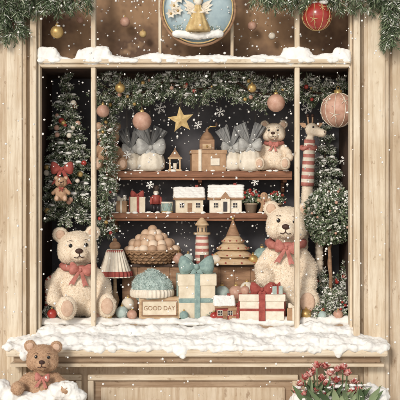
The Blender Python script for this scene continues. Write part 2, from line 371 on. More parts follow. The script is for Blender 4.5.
# ---------------------------------------------------------------- teddy bears
def teddy(px,z,d,h,fur,skin,nf,head=1.0,bowm=None,rz=0,tilt=0,scarf=None,arms=None,bows=10,bodyh=1.0,fl=1.5,name='teddy_bear',legs=None,wd=1.0):
    b=B(name).at(px,z,d,h/100,rz); X=b.xf.copy(); q=bodyh
    nk=50*q+6
    body=[((0,0,27*q),(22*wd,19,26*q)),((0,-2,22*q),(23*wd,20,20)),((0,0,44*q),(16*wd,14,14))]
    A=arms or [((-31,-14,24*q)),((31,-16,26*q))]
    for sg,h_ in zip((-1,1),A):
        e=Vector((sg*27*wd,-4,36*q)); body+=cap((sg*15*wd,-1,47*q),e,7.5*wd**.5,7.5*wd**.5); body+=cap(e,h_,7.5*wd**.5,7*wd**.5); body.append((h_,(7.8,8,8)))
    Lg=legs or [((-24,-33,11)),((24,-33,11))]
    for sg,f in zip((-1,1),Lg):
        body+=cap((sg*13*wd,-6,12),f,11.5,9); body.append(((f[0],f[1]-4,f[2]+3),(10,7,12.5)))
    V,T=b.blob(body,skin,vox=1.5,it=5,disp=.5,ds=.12); b.fur(V,T,nf,fl,.26,fur,.4)
    for sg,f in zip((-1,1),Lg): b.ell((f[0],f[1]-10.2,f[2]+3),(6.2,1.8,8.4),earin,seg=16)
    b.xf=X@Matrix.Translation((0,0,nk))@Matrix.Rotation(tilt,4,'Y')@Matrix.Scale(head,4)
    hd=[((0,-2,18),(22,19,19)),((-9,-6,13),(13,13,12)),((9,-6,13),(13,13,12)),((0,-19,12.5),(10.5,9,8.5)),((0,0,2),(12,11,8))]
    for sg in (-1,1): hd+=[((sg*18,1,34),(8.5,4.5,8.5))]
    V,T=b.blob(hd,skin,vox=1.3,it=3)
    b.fur(V,T,nf//2+500,fl*.85,.24,fur,.15,mask=lambda P:~((P[:,1]<-22)&(np.abs(P[:,0])<6)&(P[:,2]>9)))
    for sg in (-1,1):
        b.ell((sg*18,-3.0,34),(5.2,1.6,5.2),earin,seg=14)
        b.ell((sg*8.5,-19.6,22),(2.1,1.6,2.3),black,seg=14); b.ell((sg*8.5-.7,-21.1,23),(.5,.3,.5),snow,seg=8)  # white dot on each black eye is a painted catchlight, borrowing the snow material
        b.tube([(sg*11.5,-19.4,26.5),(sg*8.5,-20.6,27.8),(sg*6,-20.8,27)],.3,nosem,5)
    b.ell((0,-27.6,16),(4.2,2.6,2.9),nosem,seg=16)
    b.tube([(0,-28.6,14),(0,-28.7,10.5)],.5,nosem,5)
    for sg in (-1,1): b.tube([(0,-28.6,10.6),(sg*2.5,-28,8.6),(sg*5.5,-26.3,9.2)],.5,nosem,5)
    b.xf=X
    if scarf:
        P=[(16.5*math.cos(a)*wd**.5,14.5*math.sin(a)-2,nk-1.5-2.2*math.sin(a+math.pi)*1) for a in np.linspace(0,2*math.pi,33)]
        b.tube(P,[3.4+.5*math.sin(i*2.1) for i in range(33)],scarf,12)
    if bowm: b.bow((1,-19,nk-5),bows,bowm,rot=Matrix.Rotation(.12,3,'Y'))
    return b.done()
teddy(78,zF+2,36,95,furC,skinC,17000,head=.95,bowm=rosef,scarf=rosef,rz=.18,tilt=-.05,arms=[(-26,-20,22),(27,-20,20)],legs=[(-14,-34,11),(27,-28,12)],bows=12)
teddy(286,zF+2,56,117,furC,skinC,15000,head=.80,bowm=rosef,scarf=rosef,rz=-.12,tilt=.06,bodyh=1.15,arms=[(-17,-18,33),(19,-16,28)],legs=[(-12,-15,11),(19,-20,11)],bows=10,wd=.76)
teddy(274,z1,82,52,furB,skinC,4500,head=1,bowm=rosef,scarf=rosef,rz=-.15,fl=1.8)
teddy(108,z1,84,50,furB,skinB,4000,head=1,scarf=redf,rz=.2,fl=1.8)
teddy(61,zf(201,26),26,25,furB,skinB,2500,head=1.05,rz=.1,fl=1.8,bowm=redf,arms=[(-31,-8,32),(31,-8,32)],legs=[(-16,-24,8),(16,-24,8)])
# outside left
b=B('wooden_planter_crate')
def crate(b,x0,x1,d0,d1,z1_):
    for i in range(4):
        a=4+i*(z1_-8)/4; c=a+(z1_-8)/4-1.2
        b.span(x0,x1,d0,d0+2.5,a,c,woodM,.6); b.span(x0,x1,d1-2.5,d1,a,c,woodM,.6)
        b.span(x0,x0+2.5,d0+2.6,d1-2.6,a,c,woodM,.6); b.span(x1-2.5,x1,d0+2.6,d1-2.6,a,c,woodM,.6)
    for x in (x0+4,x1-4): b.span(x-3,x+3,d0-2.2,d0-.1,0,z1_,woodM,.6)
    b.span(x0+3,x1-3,d0+3,d1-3,3,z1_-7,woodK,0)
crate(b,-205,-112,-78,-34,zf(408,-60)); b.done()
b=B('snow_mound'); pts=[]
zc=zf(404,-55)
for i in range(70):
    x=R.uniform(-200,-116); e=1-abs(x+159)/46; pts.append(((x,R.uniform(-74,-40),zc-8+e*6),(R.uniform(9,13),R.uniform(8,11),R.uniform(6,10))))
for x,py,r in ((-187,386,9),(-178,394,9),(-163,399,9),(-148,399,10),(-134,390,9),(-125,387,9),(-194,388,9),(-118,394,9)): pts.append(((x,-66,zf(py,-70)-3),(r*1.2,9,r)))
b.blob(pts,snow,vox=1.3,it=4,disp=2.2,ds=.13); b.done()
teddy(42,zf(418,-52),-52,84,furB,skinB,13000,head=.86,bowm=rosef,rz=.1,tilt=.05,arms=[(-27,-24,40),(28,-24,38)],fl=1.8,bows=9)
# outside right planter
zc=zf(400,-55)
b=B('wooden_planter_crate'); crate(b,92,172,-78,-34,zf(408,-60)); b.done()
b=B('planter_snow'); pts=[]
for i in range(70):
    pts.append(((R.uniform(92,172),R.uniform(-76,-40),zc-5+R.uniform(-2,2)),(R.uniform(8,12),R.uniform(8,11),R.uniform(5,8))))
for x,z,r in ((97,2,10),(107,2,8),(161,9,9),(169,6,9)): pts.append(((x,-62,zc+z),(r*1.1,9,r*.9)))
b.blob(pts,snow,vox=1.3,it=4,disp=2.0,ds=.13); b.done()
b=B('red_tulip_plant')
zb=zc-2
for i in range(110):
    x=R.uniform(100,162); a=R.uniform(-.9,.9)
    b.leaf((x,R.uniform(-74,-46),zb),(a+ (x-130)*.016,-.35*R.random(),1),(a*.5,-1,.2),R.uniform(14,27),R.uniform(1.6,3.4),R.uniform(.1,.6),leafG)
P=[(R.uniform(100,162),R.uniform(-74,-46),zb+R.uniform(0,9)) for i in range(70)]
b.sprigs(P,[(R.uniform(-1,1),R.uniform(-.8,.2),R.uniform(.2,1.2)) for p in P],9,18,6,.45,pineM,.2)
fl_=[(305,378),(314,371),(325,367),(337,370),(347,374),(322,379),(336,381),(309,388),(330,374),(354,383),(316,391),(345,389),(300,385),(331,388),(343,368),(317,366),(310,375),(326,384),(351,393),(304,394),(338,394),(322,396),(297,392),(358,391)]
for (px,py) in fl_:
    d=R.uniform(-76,-58); t=W(px,py,d); b.tube([(t[0]*.9+13,-58,zb-3),(t[0],d+1,t[2]-4),t],.7,leafG,6)
    for r_,n_ in ((.35,5),(.9,6),(1.9,7)):
        for j in range(n_):
            a=2*math.pi*j/n_+R.random(); dv=Vector((math.cos(a)*r_,math.sin(a)*r_-.3,.8))
            b.leaf(t-Vector((0,0,2)),dv,(-math.cos(a),-math.sin(a),.2),R.uniform(5.5,7.6),R.uniform(1.8,2.8),.3,petal)
    if R.random()<.5: b.clumps([(t[0]+1,d,t[2]+4)],2.2)
b.clumps([(R.uniform(100,162),R.uniform(-74,-52),zb+R.uniform(5,20)) for i in range(50)],2.4)
b.done()
# ---------------------------------------------------------------- christmas trees
def xtree(px,ztop_,zbot,d,rad,name='christmas_tree',trunk=None,frost=.3,tiers=15,sc=1,fill=500):
    b=B(name); cx=(px-200)*k(d); tb=trunk if trunk is not None else zbot-10
    b.tube([(cx,d,tb),(cx,d,(tb+ztop_)/2),(cx,d,ztop_)],[2.6,1.8,.3],twig,10)
    P=[];Dv=[];C=[];H=ztop_-zbot
    for t in range(tiers):
        f=t/(tiers-1); z=zbot+H*(f**.95); r=rad*(1-f)**.9+2; nb=max(5,int(12*(1-f)+5))
        for j in range(nb):
            a=2*math.pi*(j+R.random()*.7)/nb+t; rr=r*R.uniform(.75,1.15); dr=Vector((math.cos(a),math.sin(a),0)); zo=R.uniform(-3,3)
            m_=max(2,int(rr/2.8))
            for i in range(m_+1):
                u=(i+.3)/(m_+.3); p=Vector((cx,d,z+zo))+dr*rr*u+Vector((0,0,-rr*.42*u**1.5+2.5*u))
                for sgn in (-1,1):
                    sd=Vector((-dr.y,dr.x,0))*sgn; P.append(p[:]); Dv.append((dr*.8+sd*.8*(1-u*.4)+Vector((0,0,R.uniform(-.8,.1))))[:])
                P.append(p[:]); Dv.append((dr+Vector((0,0,R.uniform(-.5,.2))))[:])
            if R.random()<.5: C.append((cx+dr.x*rr*.85,d+dr.y*rr*.85,z+zo-rr*.2+2.8))
    for i in range(fill):
        f=1-math.sqrt(R.random()); z=zbot-4+H*f; r=rad*(1-f)**.9*R.uniform(.4,.92); a=R.random()*6.283
        P.append((cx+r*math.cos(a),d+r*math.sin(a),z)); Dv.append((math.cos(a),math.sin(a),R.uniform(-1,0)))
    b.sprigs(P,Dv,5*sc,12,3.8*sc,.42,pineM,frost); b.clumps(C,2.3*sc); return b
b=xtree(67,zf(78,62),zf(212,62),62,29,trunk=zF,frost=.28) 
b.at(67,zf(78,62),62); b.ell((0,0,3),(1.8,1.8,2.4),gold); b.lathe((0,0,4),[(1.6,0),(.8,4),(.1,9)],gold)
b.xf=Matrix.Identity(4)
for i in range(26):
    py=R.uniform(100,212); a=R.uniform(3.4,6.0); rr=29*((py-78)/134)**.9*1.02+2; z=zf(py,62); b.ell(((67-200)*k(62)+rr*math.cos(a),62+rr*math.sin(a),z),R.uniform(1.9,3.4),R.choice([pinkb,gold,redg,creamc]))
b.bow(W(62,169,28),12,redf)
b.at(67,zF,62); b.lathe((0,0,0),[(0,0),(11,0),(14,22),(15,22),(15,25),(12,25),(12,20),(0,20)],terra); b.done()
b=xtree(325,zf(128,88),zf(215,88),88,24,trunk=zF,frost=.35,tiers=9,fill=260); b.at(325,zF,88); b.lathe((0,0,0),[(0,0),(9,0),(11,18),(0,18)],terra); b.done()
# ---------------------------------------------------------------- garlands
def garl(b,path,rad,n,L,nn,nl,w,frost=.25,down=.3,m=None,cl=0,sp=.8,balls=0):
    path=[Vector(p) for p in path]; P=[];Dv=[]
    b.tube(path,1.1,twig,6)
    for i in range(n):
        u=R.random()*(len(path)-1); j=min(int(u),len(path)-2); p=path[j].lerp(path[j+1],u-j); t=(path[j+1]-path[j]).normalized()
        a=R.random()*6.283; o=Vector((math.cos(a)*.6,math.sin(a)*.8,math.sin(a+1.6))); o=o-t*o.dot(t)*.6; rr=rad*R.random()**.7*.7
        P.append((p+o*rr)[:]); Dv.append((o+t*R.uniform(-.8,.8)+Vector((0,-.15,-down)))[:])
    b.sprigs(P,Dv,L,nn,nl,w,m or pineM,frost,spread=sp)
    if cl: b.clumps([(Vector(P[i])+Vector((0,-2,2)))[:] for i in R.sample(range(n),cl)],2.0)
    for i in range(balls):
        u=R.random()*(len(path)-1); j=min(int(u),len(path)-2); p=path[j].lerp(path[j+1],u-j); b.ell(p+Vector((R.uniform(-.5,.5)*rad,-rad*R.uniform(.5,.9),R.uniform(-.8,.6)*rad)),R.uniform(1.2,2.4),R.choice([redg,gold,pinkb]),seg=12)
def arc(x0,y0,x1,y1,sag,d,n=14): return [W(x0+(x1-x0)*t,y0+(y1-y0)*t+sag*4*t*(1-t),d) for t in np.linspace(0,1,n)]
b=B('pine_garland')
for s_ in ((98,82,165,80,13),(165,80,232,78,10),(232,78,300,80,15)): garl(b,arc(*s_,46),16,230,9,20,6,.42,frost=.28,down=.3,cl=40,balls=5)
b.done()
b=B('hanging_pine_garland'); garl(b,arc(108,95,106,235,0,62),13,300,8,20,5.5,.42,frost=.26,down=.6,cl=36,balls=9); b.done()
b=B('pine_garland'); garl(b,arc(300,86,348,84,8,52),14,140,9,20,5.5,.42,frost=.28,down=.4,cl=14,balls=4); b.done()
b=B('outdoor_pine_garland')
garl(b,arc(-40,-8,90,-9,4,-16),14,220,15,30,10,.42,frost=.16,down=.9,cl=10,sp=.55)
garl(b,arc(4,-6,15,30,0,-14),10,70,14,30,10,.42,frost=.16,down=1.2,cl=4,sp=.55)
garl(b,arc(-20,-6,-6,30,0,-14),10,50,14,30,10,.42,frost=.16,down=1.2,sp=.55)
garl(b,arc(255,-12,440,-8,2,-16),13,280,15,30,10,.42,frost=.16,down=.8,cl=14,sp=.55)
garl(b,arc(392,-6,388,40,0,-14),11,80,14,30,10,.42,frost=.16,down=1.2,cl=6,sp=.55)
b.done()
# ---------------------------------------------------------------- hanging baubles
def bauble(px,py,d,r,m,top,name='christmas_bauble',deco=None,snowy=False):
    b=B(name).at(px,zf(py,d),d); b.ell((0,0,0),r,m,seg=32)
    b.lathe((0,0,r*.94),[(r*.24,0),(r*.24,r*.22),(r*.1,r*.26),(0.01,r*.26)],gold,16)
    b.tube([(r*.1*math.cos(a),0,r*1.28+r*.12*math.sin(a)) for a in np.linspace(0,6.283,12)],.2,gold,5)
    b.tube([(0,0,r*1.35),(0,0,(py-top))],.22,string,5)
    if deco:
        for kx in range(5):
            a=kx*math.pi/5; b.tube([(r*1.015*math.sin(t)*math.cos(a),r*1.015*math.sin(t)*math.sin(a),r*1.015*math.cos(t)) for t in np.linspace(0,6.283,33)],.35,deco,5)
        for kx in range(5):
            for ph,rr in ((.5,0),(-.35,.6)):
                a=2*math.pi*kx/5+rr
                cc=Vector((math.cos(a)*math.cos(ph),math.sin(a)*math.cos(ph),math.sin(ph)))
                for i in range(5):
                    v=cc.orthogonal().normalized(); v=Matrix.Rotation(i*math.pi/2.5,3,cc)@v
                    b.tube([cc*r*1.01,(cc*r*1.02+v*r*.32)],[.5,.15],deco,5)
    if snowy: b.clumps([(R.uniform(-.5,.5)*r,R.uniform(-.7,.1)*r,r*.85) for i in range(5)],r*.28)
    return b.done()
bauble(317,16,-12,14.5,redg,-14,deco=goldm,snowy=True)
bauble(57,32,-12,6.5,gold,-10,snowy=True)
bauble(142,121,42,9.5,pinkb,95); bauble(276,103,28,9,pinkb,74); bauble(338,110,32,17,pinkb,66,deco=creamc)
bauble(103,111,42,6.5,pinkb,84); bauble(120,88,26,5,gold,74); bauble(252,88,26,4.5,gold,74)
for px,py,r,m in ((125,22,5,pinkb),(143,34,3.6,goldm),(252,26,4.6,pinkb),(272,36,3.6,creamc),(80,20,3.4,pinkb)): bauble(px,py,24,r,m,-50)
b=B('gold_star').at(181,zf(120,42),42,1,.05); V=[(0,-3,0),(0,3,0)];F=[]
for i in range(10):
    a=math.pi/2+i*math.pi/5+.12; r=13.5 if i%2==0 else 5.8; V.append((r*math.cos(a),0,r*math.sin(a)))
for i in range(10): F+=[(0,2+i,2+(i+1)%10),(1,2+(i+1)%10,2+i)]
b.add(V,F,goldm,False); b.tube([(0,0,12),(0,0,38)],.22,string,5); b.done()
for px,py,r in ((160,108,6),(307,108,6),(127,155,4),(220,112,5),(345,160,5),(255,182,4),(198,125,4),(150,185,4)):
    b=B('paper_snowflake').at(px,zf(py,72),72); 
    for i in range(6):
        a=i*math.pi/3+.3; v=Vector((math.cos(a),0,math.sin(a))); b.tube([(0,0,0),(v*r)[:]],.42,snow,5)
        for s_ in (-1,1):
            w=Vector((math.cos(a+s_*.9),0,math.sin(a+s_*.9)))
            for q in (.45,.72): b.tube([(v*r*q)[:],(v*r*q+w*r*.28)[:]],.32,snow,5)
    b.tube([(0,0,r),(0,0,(py-68))],.12,string,4); b.done()
# globe
b=B('hanging_angel_globe').at(198,zf(11,-2),-18)
b.ell((0,6,0),(36,7,36),blueg,seg=48)
b.tube([(37*math.cos(a),3,37*math.sin(a)) for a in np.linspace(0,2*math.pi,61)],1.5,woodM,10)
b.tube([(34.8*math.cos(a),0,34.8*math.sin(a)) for a in np.linspace(0,2*math.pi,61)],.7,goldm,8)
b.tube([(0,3,38),(0,3,90)],.6,gold,6)
b.lathe((0,-4,-24),[(0,0),(11,0),(12,2),(8,12),(3.6,24),(3.2,26),(0,27)],goldm,40,ripple=.07,nr=10)
b.ell((0,-4,6),(4,3.6,4.4),creamc); b.ell((0,-2.8,7.2),(4.7,3.6,4.8),goldm)
b.tube([(4.5*math.cos(a),-4,12.5+1.4*math.sin(a)) for a in np.linspace(0,6.283,20)],.4,gold,6)
for s_ in (-1,1):
    b.tube([(s_*3,-5,-1),(s_*6,-7,-5),(s_*1,-9,-6)],[1.5,1.6,1],creamc,8)
    for j in range(5): b.leaf((s_*2,-1,-1),(s_*1,0,.75-.42*j),(0,-1,0),15-1.6*j,2.4,.1,creamc)
pts=[((x,-1,-28-abs(x)*-.12),(6,5,4)) for x in range(-20,21,5)]; b.blob(pts,snow,vox=1,it=3,disp=.6,ds=.3)
for (x,z) in ((-24,2),(-19,9),(-27,-6),(-20,-3)):
    for j in range(6): a=j*1.047; b.leaf((x,-3,z),(math.cos(a),-.25,math.sin(a)),(0,-1,0),5.5,1.6,.15,creamc)
    b.ell((x,-3.8,z),1.2,gold,seg=10)
for i in range(26):
    a=R.random()*6.28; q=R.uniform(12,32); b.ell((q*math.cos(a),-1.5+abs(q)*.07,q*math.sin(a)),R.uniform(.4,.9),snow,seg=8)
b.sprigs([(x,-2,-26) for x in np.linspace(-22,22,16)],[(R.uniform(-.5,.5),-.2,1) for i in range(16)],8,16,3.4,.35,pineF,.3)
b.done()
# ---------------------------------------------------------------- shelf 1 items
def sack(px,z,d,w,h,m,fm,bm_,bs=11):
    b=B('ribboned_gift').at(px,z,d); q=w/28;r_=h/44
    b.lathe((0,0,0),[(0,0),(10*q,0),(13.5*q,3),(14*q,9*r_),(11.5*q,16*r_),(5*q,21*r_),(3.4*q,23*r_)],m,48,ripple=.04,nr=11,ramp=[0,0,.3,.6,1,1.6,2])
    for s_ in (-1,1):
        b.lathe((0,0,22*r_),[(2.6*q,0),(4.2*q,7*r_),(5.6*q,14*r_),(6.6*q,21*r_),(5.4*q,20.5*r_),(3*q,8*r_)],fm,56,ripple=.12,nr=9,ramp=[.5,1,1.4,1.8,1.8,1],rot=Matrix.Rotation(s_*.46,3,'Y'))
    b.bow((0,-7*q,22*r_),bs,bm_); b.done()
sack(131,z1,90,25,44,creamc,greyd,greyc,9); sack(151,z1,76,28,46,creamc,greyd,greyc,15); sack(231,z1,84,26,46,creamc,greyd,greyc,10); sack(250,z1,74,24,50,creamc,greyd,greyc,12)
b=B('wooden_lantern').at(175,z1,76)
b.box((0,0,1),(13,13,2),woodL,.4)
for x in (-5,5):
    for y in (-5,5): b.box((x,y,7),(1.4,1.4,10),woodL,.2)
b.lathe((0,0,2),[(0,0),(2,0),(2,6),(0,6)],creamc,12); b.box((0,0,12.8),(14,14,1.6),woodL,.4)
b.lathe((0,0,13.6),[(8.5,0),(2,7),(.8,8),(.8,9.5),(0,9.8)],woodM,4,smooth=False,rot=Matrix.Rotation(math.pi/4,3,'Z')); b.done()
b=B('kraft_gift_box').at(208,z1,80,1,.08); b.box((0,0,9),(34,22,18),kraft,.7); b.box((0,0,19),(36,24,4),kraft,.7)
b.box((-9,-.1,10.6),(3,24.6,21.4),creamc,.2); b.box((6,-12.0,9),(9,.6,7),creamc,.2); b.done()
b=B('coffee_grinder').at(207,z1+21,80); b.box((0,0,6),(15,13,12),woodM,.6); b.box((0,0,.9),(18,16,1.8),woodK,.5); b.box((0,-6.7,5),(9,1,5),woodL,.3); b.ell((0,-7.8,5),1.1,gold,seg=10)
b.lathe((0,0,12),[(7,0),(6.6,2),(4,6),(1.6,8),(1.2,11),(0,11)],woodM,24); b.tube([(0,0,22),(3,-2,25),(9,-3,25)],.7,gold); b.ell((9.5,-3,27),(1.5,1.5,2.4),woodK,seg=10); b.done()
# ---------------------------------------------------------------- shelf 2 items
def house(px,z,d,w,h,dep,rh,wm,rm,rz=0,gable=False):
    b=B('toy_house').at(px,z,d,1,rz); b.box((0,0,h/2),(w,dep,h),wm,.4)
    V=[(-w/2,-dep/2,h),(-w/2,dep/2,h),(-w/2,0,h+rh),(w/2,-dep/2,h),(w/2,dep/2,h),(w/2,0,h+rh)]
    b.add(V,[(0,2,1),(3,4,5),(0,3,5,2),(1,2,5,4)],wm,False)
    an=math.atan2(rh,dep/2); sl=math.hypot(rh,dep/2)+3
    for s_ in (-1,1):
        b.box((0,s_*(dep/4+.6),h+rh/2+.3),(w+4,sl,1.2),rm,.3,rot=Matrix.Rotation(-s_*an,3,'X').to_4x4())
    b.blob([((x,s_*y,h+rh-abs(y)*rh/(dep/2)+1.5),(2.6,2.4,1.9)) for x in np.linspace(-w/2,w/2,int(w/2)) for s_ in (-1,1) for y in (0,dep*.12,dep*.24,dep*.36,dep*.46)],snow,vox=.7,it=5,disp=.5,ds=.3)
    b.box((w*.28,0,h+rh+1.5),(3,3,7),redp,.2)
    for x in (-w*.3,w*.3):
        b.box((x,-dep/2-.2,h*.55),(5,.8,5.6),creamc,.1); b.box((x,-dep/2-.5,h*.55),(4,.8,4.6),dkwin,.1); b.box((x,-dep/2-.9,h*.55),(.5,.5,4.6),creamc,0); b.box((x,-dep/2-.95,h*.55),(4,.5,.5),creamc,0)
    if not gable:
        b.box((0,-dep/2-.3,h*.35),(4.4,.9,h*.7),woodM,.2); b.ell((1.3,-dep/2-1,h*.35),.4,gold,seg=8)
    else:
        b.box((0,-dep/2-2,h*.5),(9,5,h),wm,.3)
        b.add([(-5.5,-dep/2-5,h),(5.5,-dep/2-5,h),(0,-dep/2-5,h+7),(-5.5,0,h),(5.5,0,h),(0,0,h+7)],[(0,1,2),(0,2,5,3),(1,4,5,2)],rm,False)
        b.box((0,-dep/2-4.7,h*.45),(4,.6,h*.7),dkwin,.1)
    return b.done()
house(189,z2,80,27,14,16,9,creampap,woodM,.1); house(226,z2,80,32,14,16,11,creamc,woodM,-.08,gable=True)
b=B('small_gift_box').at(137,z2,80,1,.2); b.box((0,0,8),(15,13,16),creampap,.5); b.box((0,0,8.1),(2.6,13.6,16.6),redf,.2); b.box((0,0,8),(15.6,2.6,16.5),redf,.2); b.bow((0,-2,18),7,redf); b.done()
b=B('small_gift_box').at(122,z2,84,1,-.1); b.box((0,0,6),(11,10,12),kraft,.5); b.box((0,0,6.1),(2,10.6,12.6),creamc,.2); b.bow((0,-2,14),5,creamc); b.done()
b=B('nutcracker').at(156,z2,80)
for s_ in (-1,1):
    b.tube([(s_*2,0,0),(s_*2,0,9)],1.6,dkwin,8); b.ell((s_*2,-1,.9),(1.7,2.6,1),black,seg=10); b.tube([(s_*4.2,0,16),(s_*5,-.5,11),(s_*4.6,-1,8.5)],[1.4,1.3,1.2],redf,8)
b.lathe((0,0,8.6),[(0,0),(4,0),(3.6,4),(4.4,8.6),(2,9.4)],redp,16); b.ell((0,0,20),(2.7,2.6,3),creamc,seg=14); b.lathe((0,0,22),[(2.9,0),(3.1,5),(0,5.6)],woodK,14); b.ell((0,-2.4,18.6),(1.6,.8,1.6),snow,seg=8)
for s_ in (-1,1): b.ell((s_*1,-2.5,20.8),.4,black,seg=6)
b.done()
b=B('toy_drum').at(167,z2,78); b.lathe((0,0,0),[(0,0),(6,0),(6,1.6)],goldm,24); b.lathe((0,0,1.6),[(5.7,0),(5.7,8)],tealc,24); b.lathe((0,0,9.6),[(6,0),(6,1.6),(0,1.6)],creamc,24)
b.tube([(5.9*math.cos(a),5.9*math.sin(a),2+ (7.4 if i%2 else 0)) for i,a in enumerate(np.linspace(0,6.283,17))],.3,creamc,4); b.done()
def potplant(px,z,d,h,r,berries,name='potted_berry_plant'):
    b=B(name).at(px,z,d); b.lathe((0,0,0),[(0,0),(5,0),(6.4,8),(7,8),(7,10),(5.6,10),(5.6,8),(0,8)],terra,20)
    P=[];Dv=[]
    for i in range(80):
        a=R.random()*6.28; e=R.uniform(.1,1.3); Dv.append((math.cos(a)*math.cos(e),math.sin(a)*math.cos(e),math.sin(e)+.2)); P.append((0,0,9))
    P=np.array(P,float)+np.array(Dv)*NR.uniform(0,r*.6,(80,1)); b.sprigs(P,Dv,r*.6,12,4.5,.7,leafG,.2)
    for i in range(berries):
        a=R.random()*6.28; e=R.uniform(.0,1.4); v=Vector((math.cos(a)*math.cos(e),math.sin(a)*math.cos(e),math.sin(e)))*r; b.ell((v.x,v.y,10+v.z*1.1),R.uniform(1.1,1.8),redg,seg=10)
    b.done()
potplant(251,z2,80,26,12,22); potplant(276,z2,80,26,10,12)
b=B('gingerbread_man').at(264,z2,72,1,.1)
b.blob([((0,0,17),(4,1.5,4))]+cap((0,0,6),(0,0,12),3.6,3)+cap((0,0,11),(-6,0,13),2,1.9)+cap((0,0,11),(6,0,13),2,1.9)+cap((-1,0,5),(-3.5,0,2),2.2,2.1)+cap((1,0,5),(3.5,0,2),2.2,2.1),kraft,vox=.6,it=3)
for z in (6,9,12): b.ell((0,-3.4,z),.6,redp,seg=8)
for x in (-1.4,1.4): b.ell((x,-1.6,18),.5,black,seg=8)
b.done()
# ---------------------------------------------------------------- giraffe
b=B('toy_giraffe').at(309,zF,72)
zz=lambda py: (zf(py,72)-zF)/k(72)
H=zz(130)
parts=[((4,4,zz(222)),(13,16,14))]+cap((0,0,zz(215)),(-2,-4,zz(190)),9,6)+cap((-2,-4,zz(190)),(0,-6,zz(140)),6,4.6,14)+[((2,-7,H),(6.8,5.8,7))]+cap((3,-9,H-1),(12,-13,H-4),5,4.2)
for x,y in ((-5,-6),(10,-6),(-4,14),(11,14)): parts+=cap((x,y,zz(225)),(x,y,3),4.4,3.2,16)
V,T=b.blob(parts,skinC,vox=1.1,it=3); b.fur(V,T,5000,1.1,.22,furC,.3)
P_=[(-2+2*t,-4.1-2*t,zz(186)+t*(zz(140)-zz(186))) for t in np.linspace(0,1,14)]
b.tube(P_,[6.8-1.4*t for t in np.linspace(0,1,14)],[rosef,creamc],18)
b.tube([(7*math.cos(a)-1,6*math.sin(a)-5,zz(148)+1.2*math.sin(3*a)) for a in np.linspace(0,6.283,25)],2.0,rosef,10)
for s_ in (0,1):
    b.tube([(-1+s_*4,-6+s_,H+5),(-2+s_*5,-6,H+13)],.9,skinB,8); b.ell((-2+s_*5,-6,H+14),1.7,nosem,seg=10)
    b.leaf((-3+s_*9,-5,H+3),(-1+2*s_,0,.5),(0,-1,0),8,2.4,.1,skinB)
b.ell((3,-12.8,H+2),1.1,black,seg=10); b.ell((8,-9.9,H+2),1.1,black,seg=10); b.ell((13.5,-16.4,H-3),.7,nosem,seg=8)
for i in range(18):
    a=R.uniform(0,6.28); e=R.uniform(-.6,1); b.ell((4+12.2*math.cos(a)*math.cos(e),4+15.2*math.sin(a)*math.cos(e),zz(222)+13*math.sin(e)),(2.6,2.6,2.6),skinB,seg=8)
b.done()
# ---------------------------------------------------------------- topiary
b=B('topiary_tree').at(330,zF,48)
ch=(zf(215,48)-zF)/k(48)
b.tube([(0,0,16),(.8,0,40),(-.6,0,70),(0,0,ch-10)],[2.2,1.9,1.8,1.7],woodM,10); b.tube([(1.7*math.sin(t*9),1.7*math.cos(t*9),18+t*(ch-34)) for t in np.linspace(0,1,40)],.8,woodM,6)
P=[];Dv=[]
for i in range(1700):
    v=Vector((R.gauss(0,1),R.gauss(0,1),R.gauss(0,1))).normalized(); rr=(29+6*noise.noise(v*2.2))*R.uniform(.55,1)**.5*.88; P.append((v.x*rr*.95,v.y*rr*.9,ch+v.z*rr*1.08)); Dv.append((v+Vector((R.gauss(0,.5),R.gauss(0,.5),R.gauss(0,.5))))[:])
b.sprigs(P,Dv,3.5,8,4,.95,pineM,.22); b.clumps(R.sample(P,80),1.5)
for i in range(16):
    v=Vector((R.gauss(0,1),-abs(R.gauss(0,1)),R.gauss(0,1))).normalized()*28; b.ell((v.x*.95,v.y*.9,ch+v.z),R.uniform(1,1.8),R.choice([pinkb,creamc]),seg=10)
b.lathe((0,0,0),[(0,0),(10,0),(13,16),(14.5,16),(14.5,20),(12,20),(12,17),(0,17)],terra,28); b.done()
def bush(px,d,w,h,n,m=None,frost=.3):
    b=B('frosted_shrub').at(px,zF,d); P=[];Dv=[]
    for i in range(n):
        a=R.random()*6.28; e=R.random()*1.5; v=Vector((math.cos(a)*math.cos(e),math.sin(a)*math.cos(e),math.sin(e))); q=R.uniform(.3,.85); P.append((v.x*w*q,v.y*w*.6*q,v.z*h*q)); Dv.append((v+Vector((0,0,.3)))[:])
    b.sprigs(P,Dv,6,16,4,.55,m or pineM,frost); b.clumps(R.sample(P,max(3,n//9)),2.0)
    for i in range(6): a=R.random()*3.14+3.14; b.ell((w*.7*math.cos(a),w*.4*math.sin(a),h*R.uniform(.3,.8)),R.uniform(1.2,2),redg,seg=10)
    b.done()
bush(333,26,22,34,200); bush(314,20,14,16,100); bush(50,22,13,14,90); bush(345,60,14,60,130); bush(106,48,12,26,110); bush(218,18,9,7,40); bush(322,62,22,52,200)
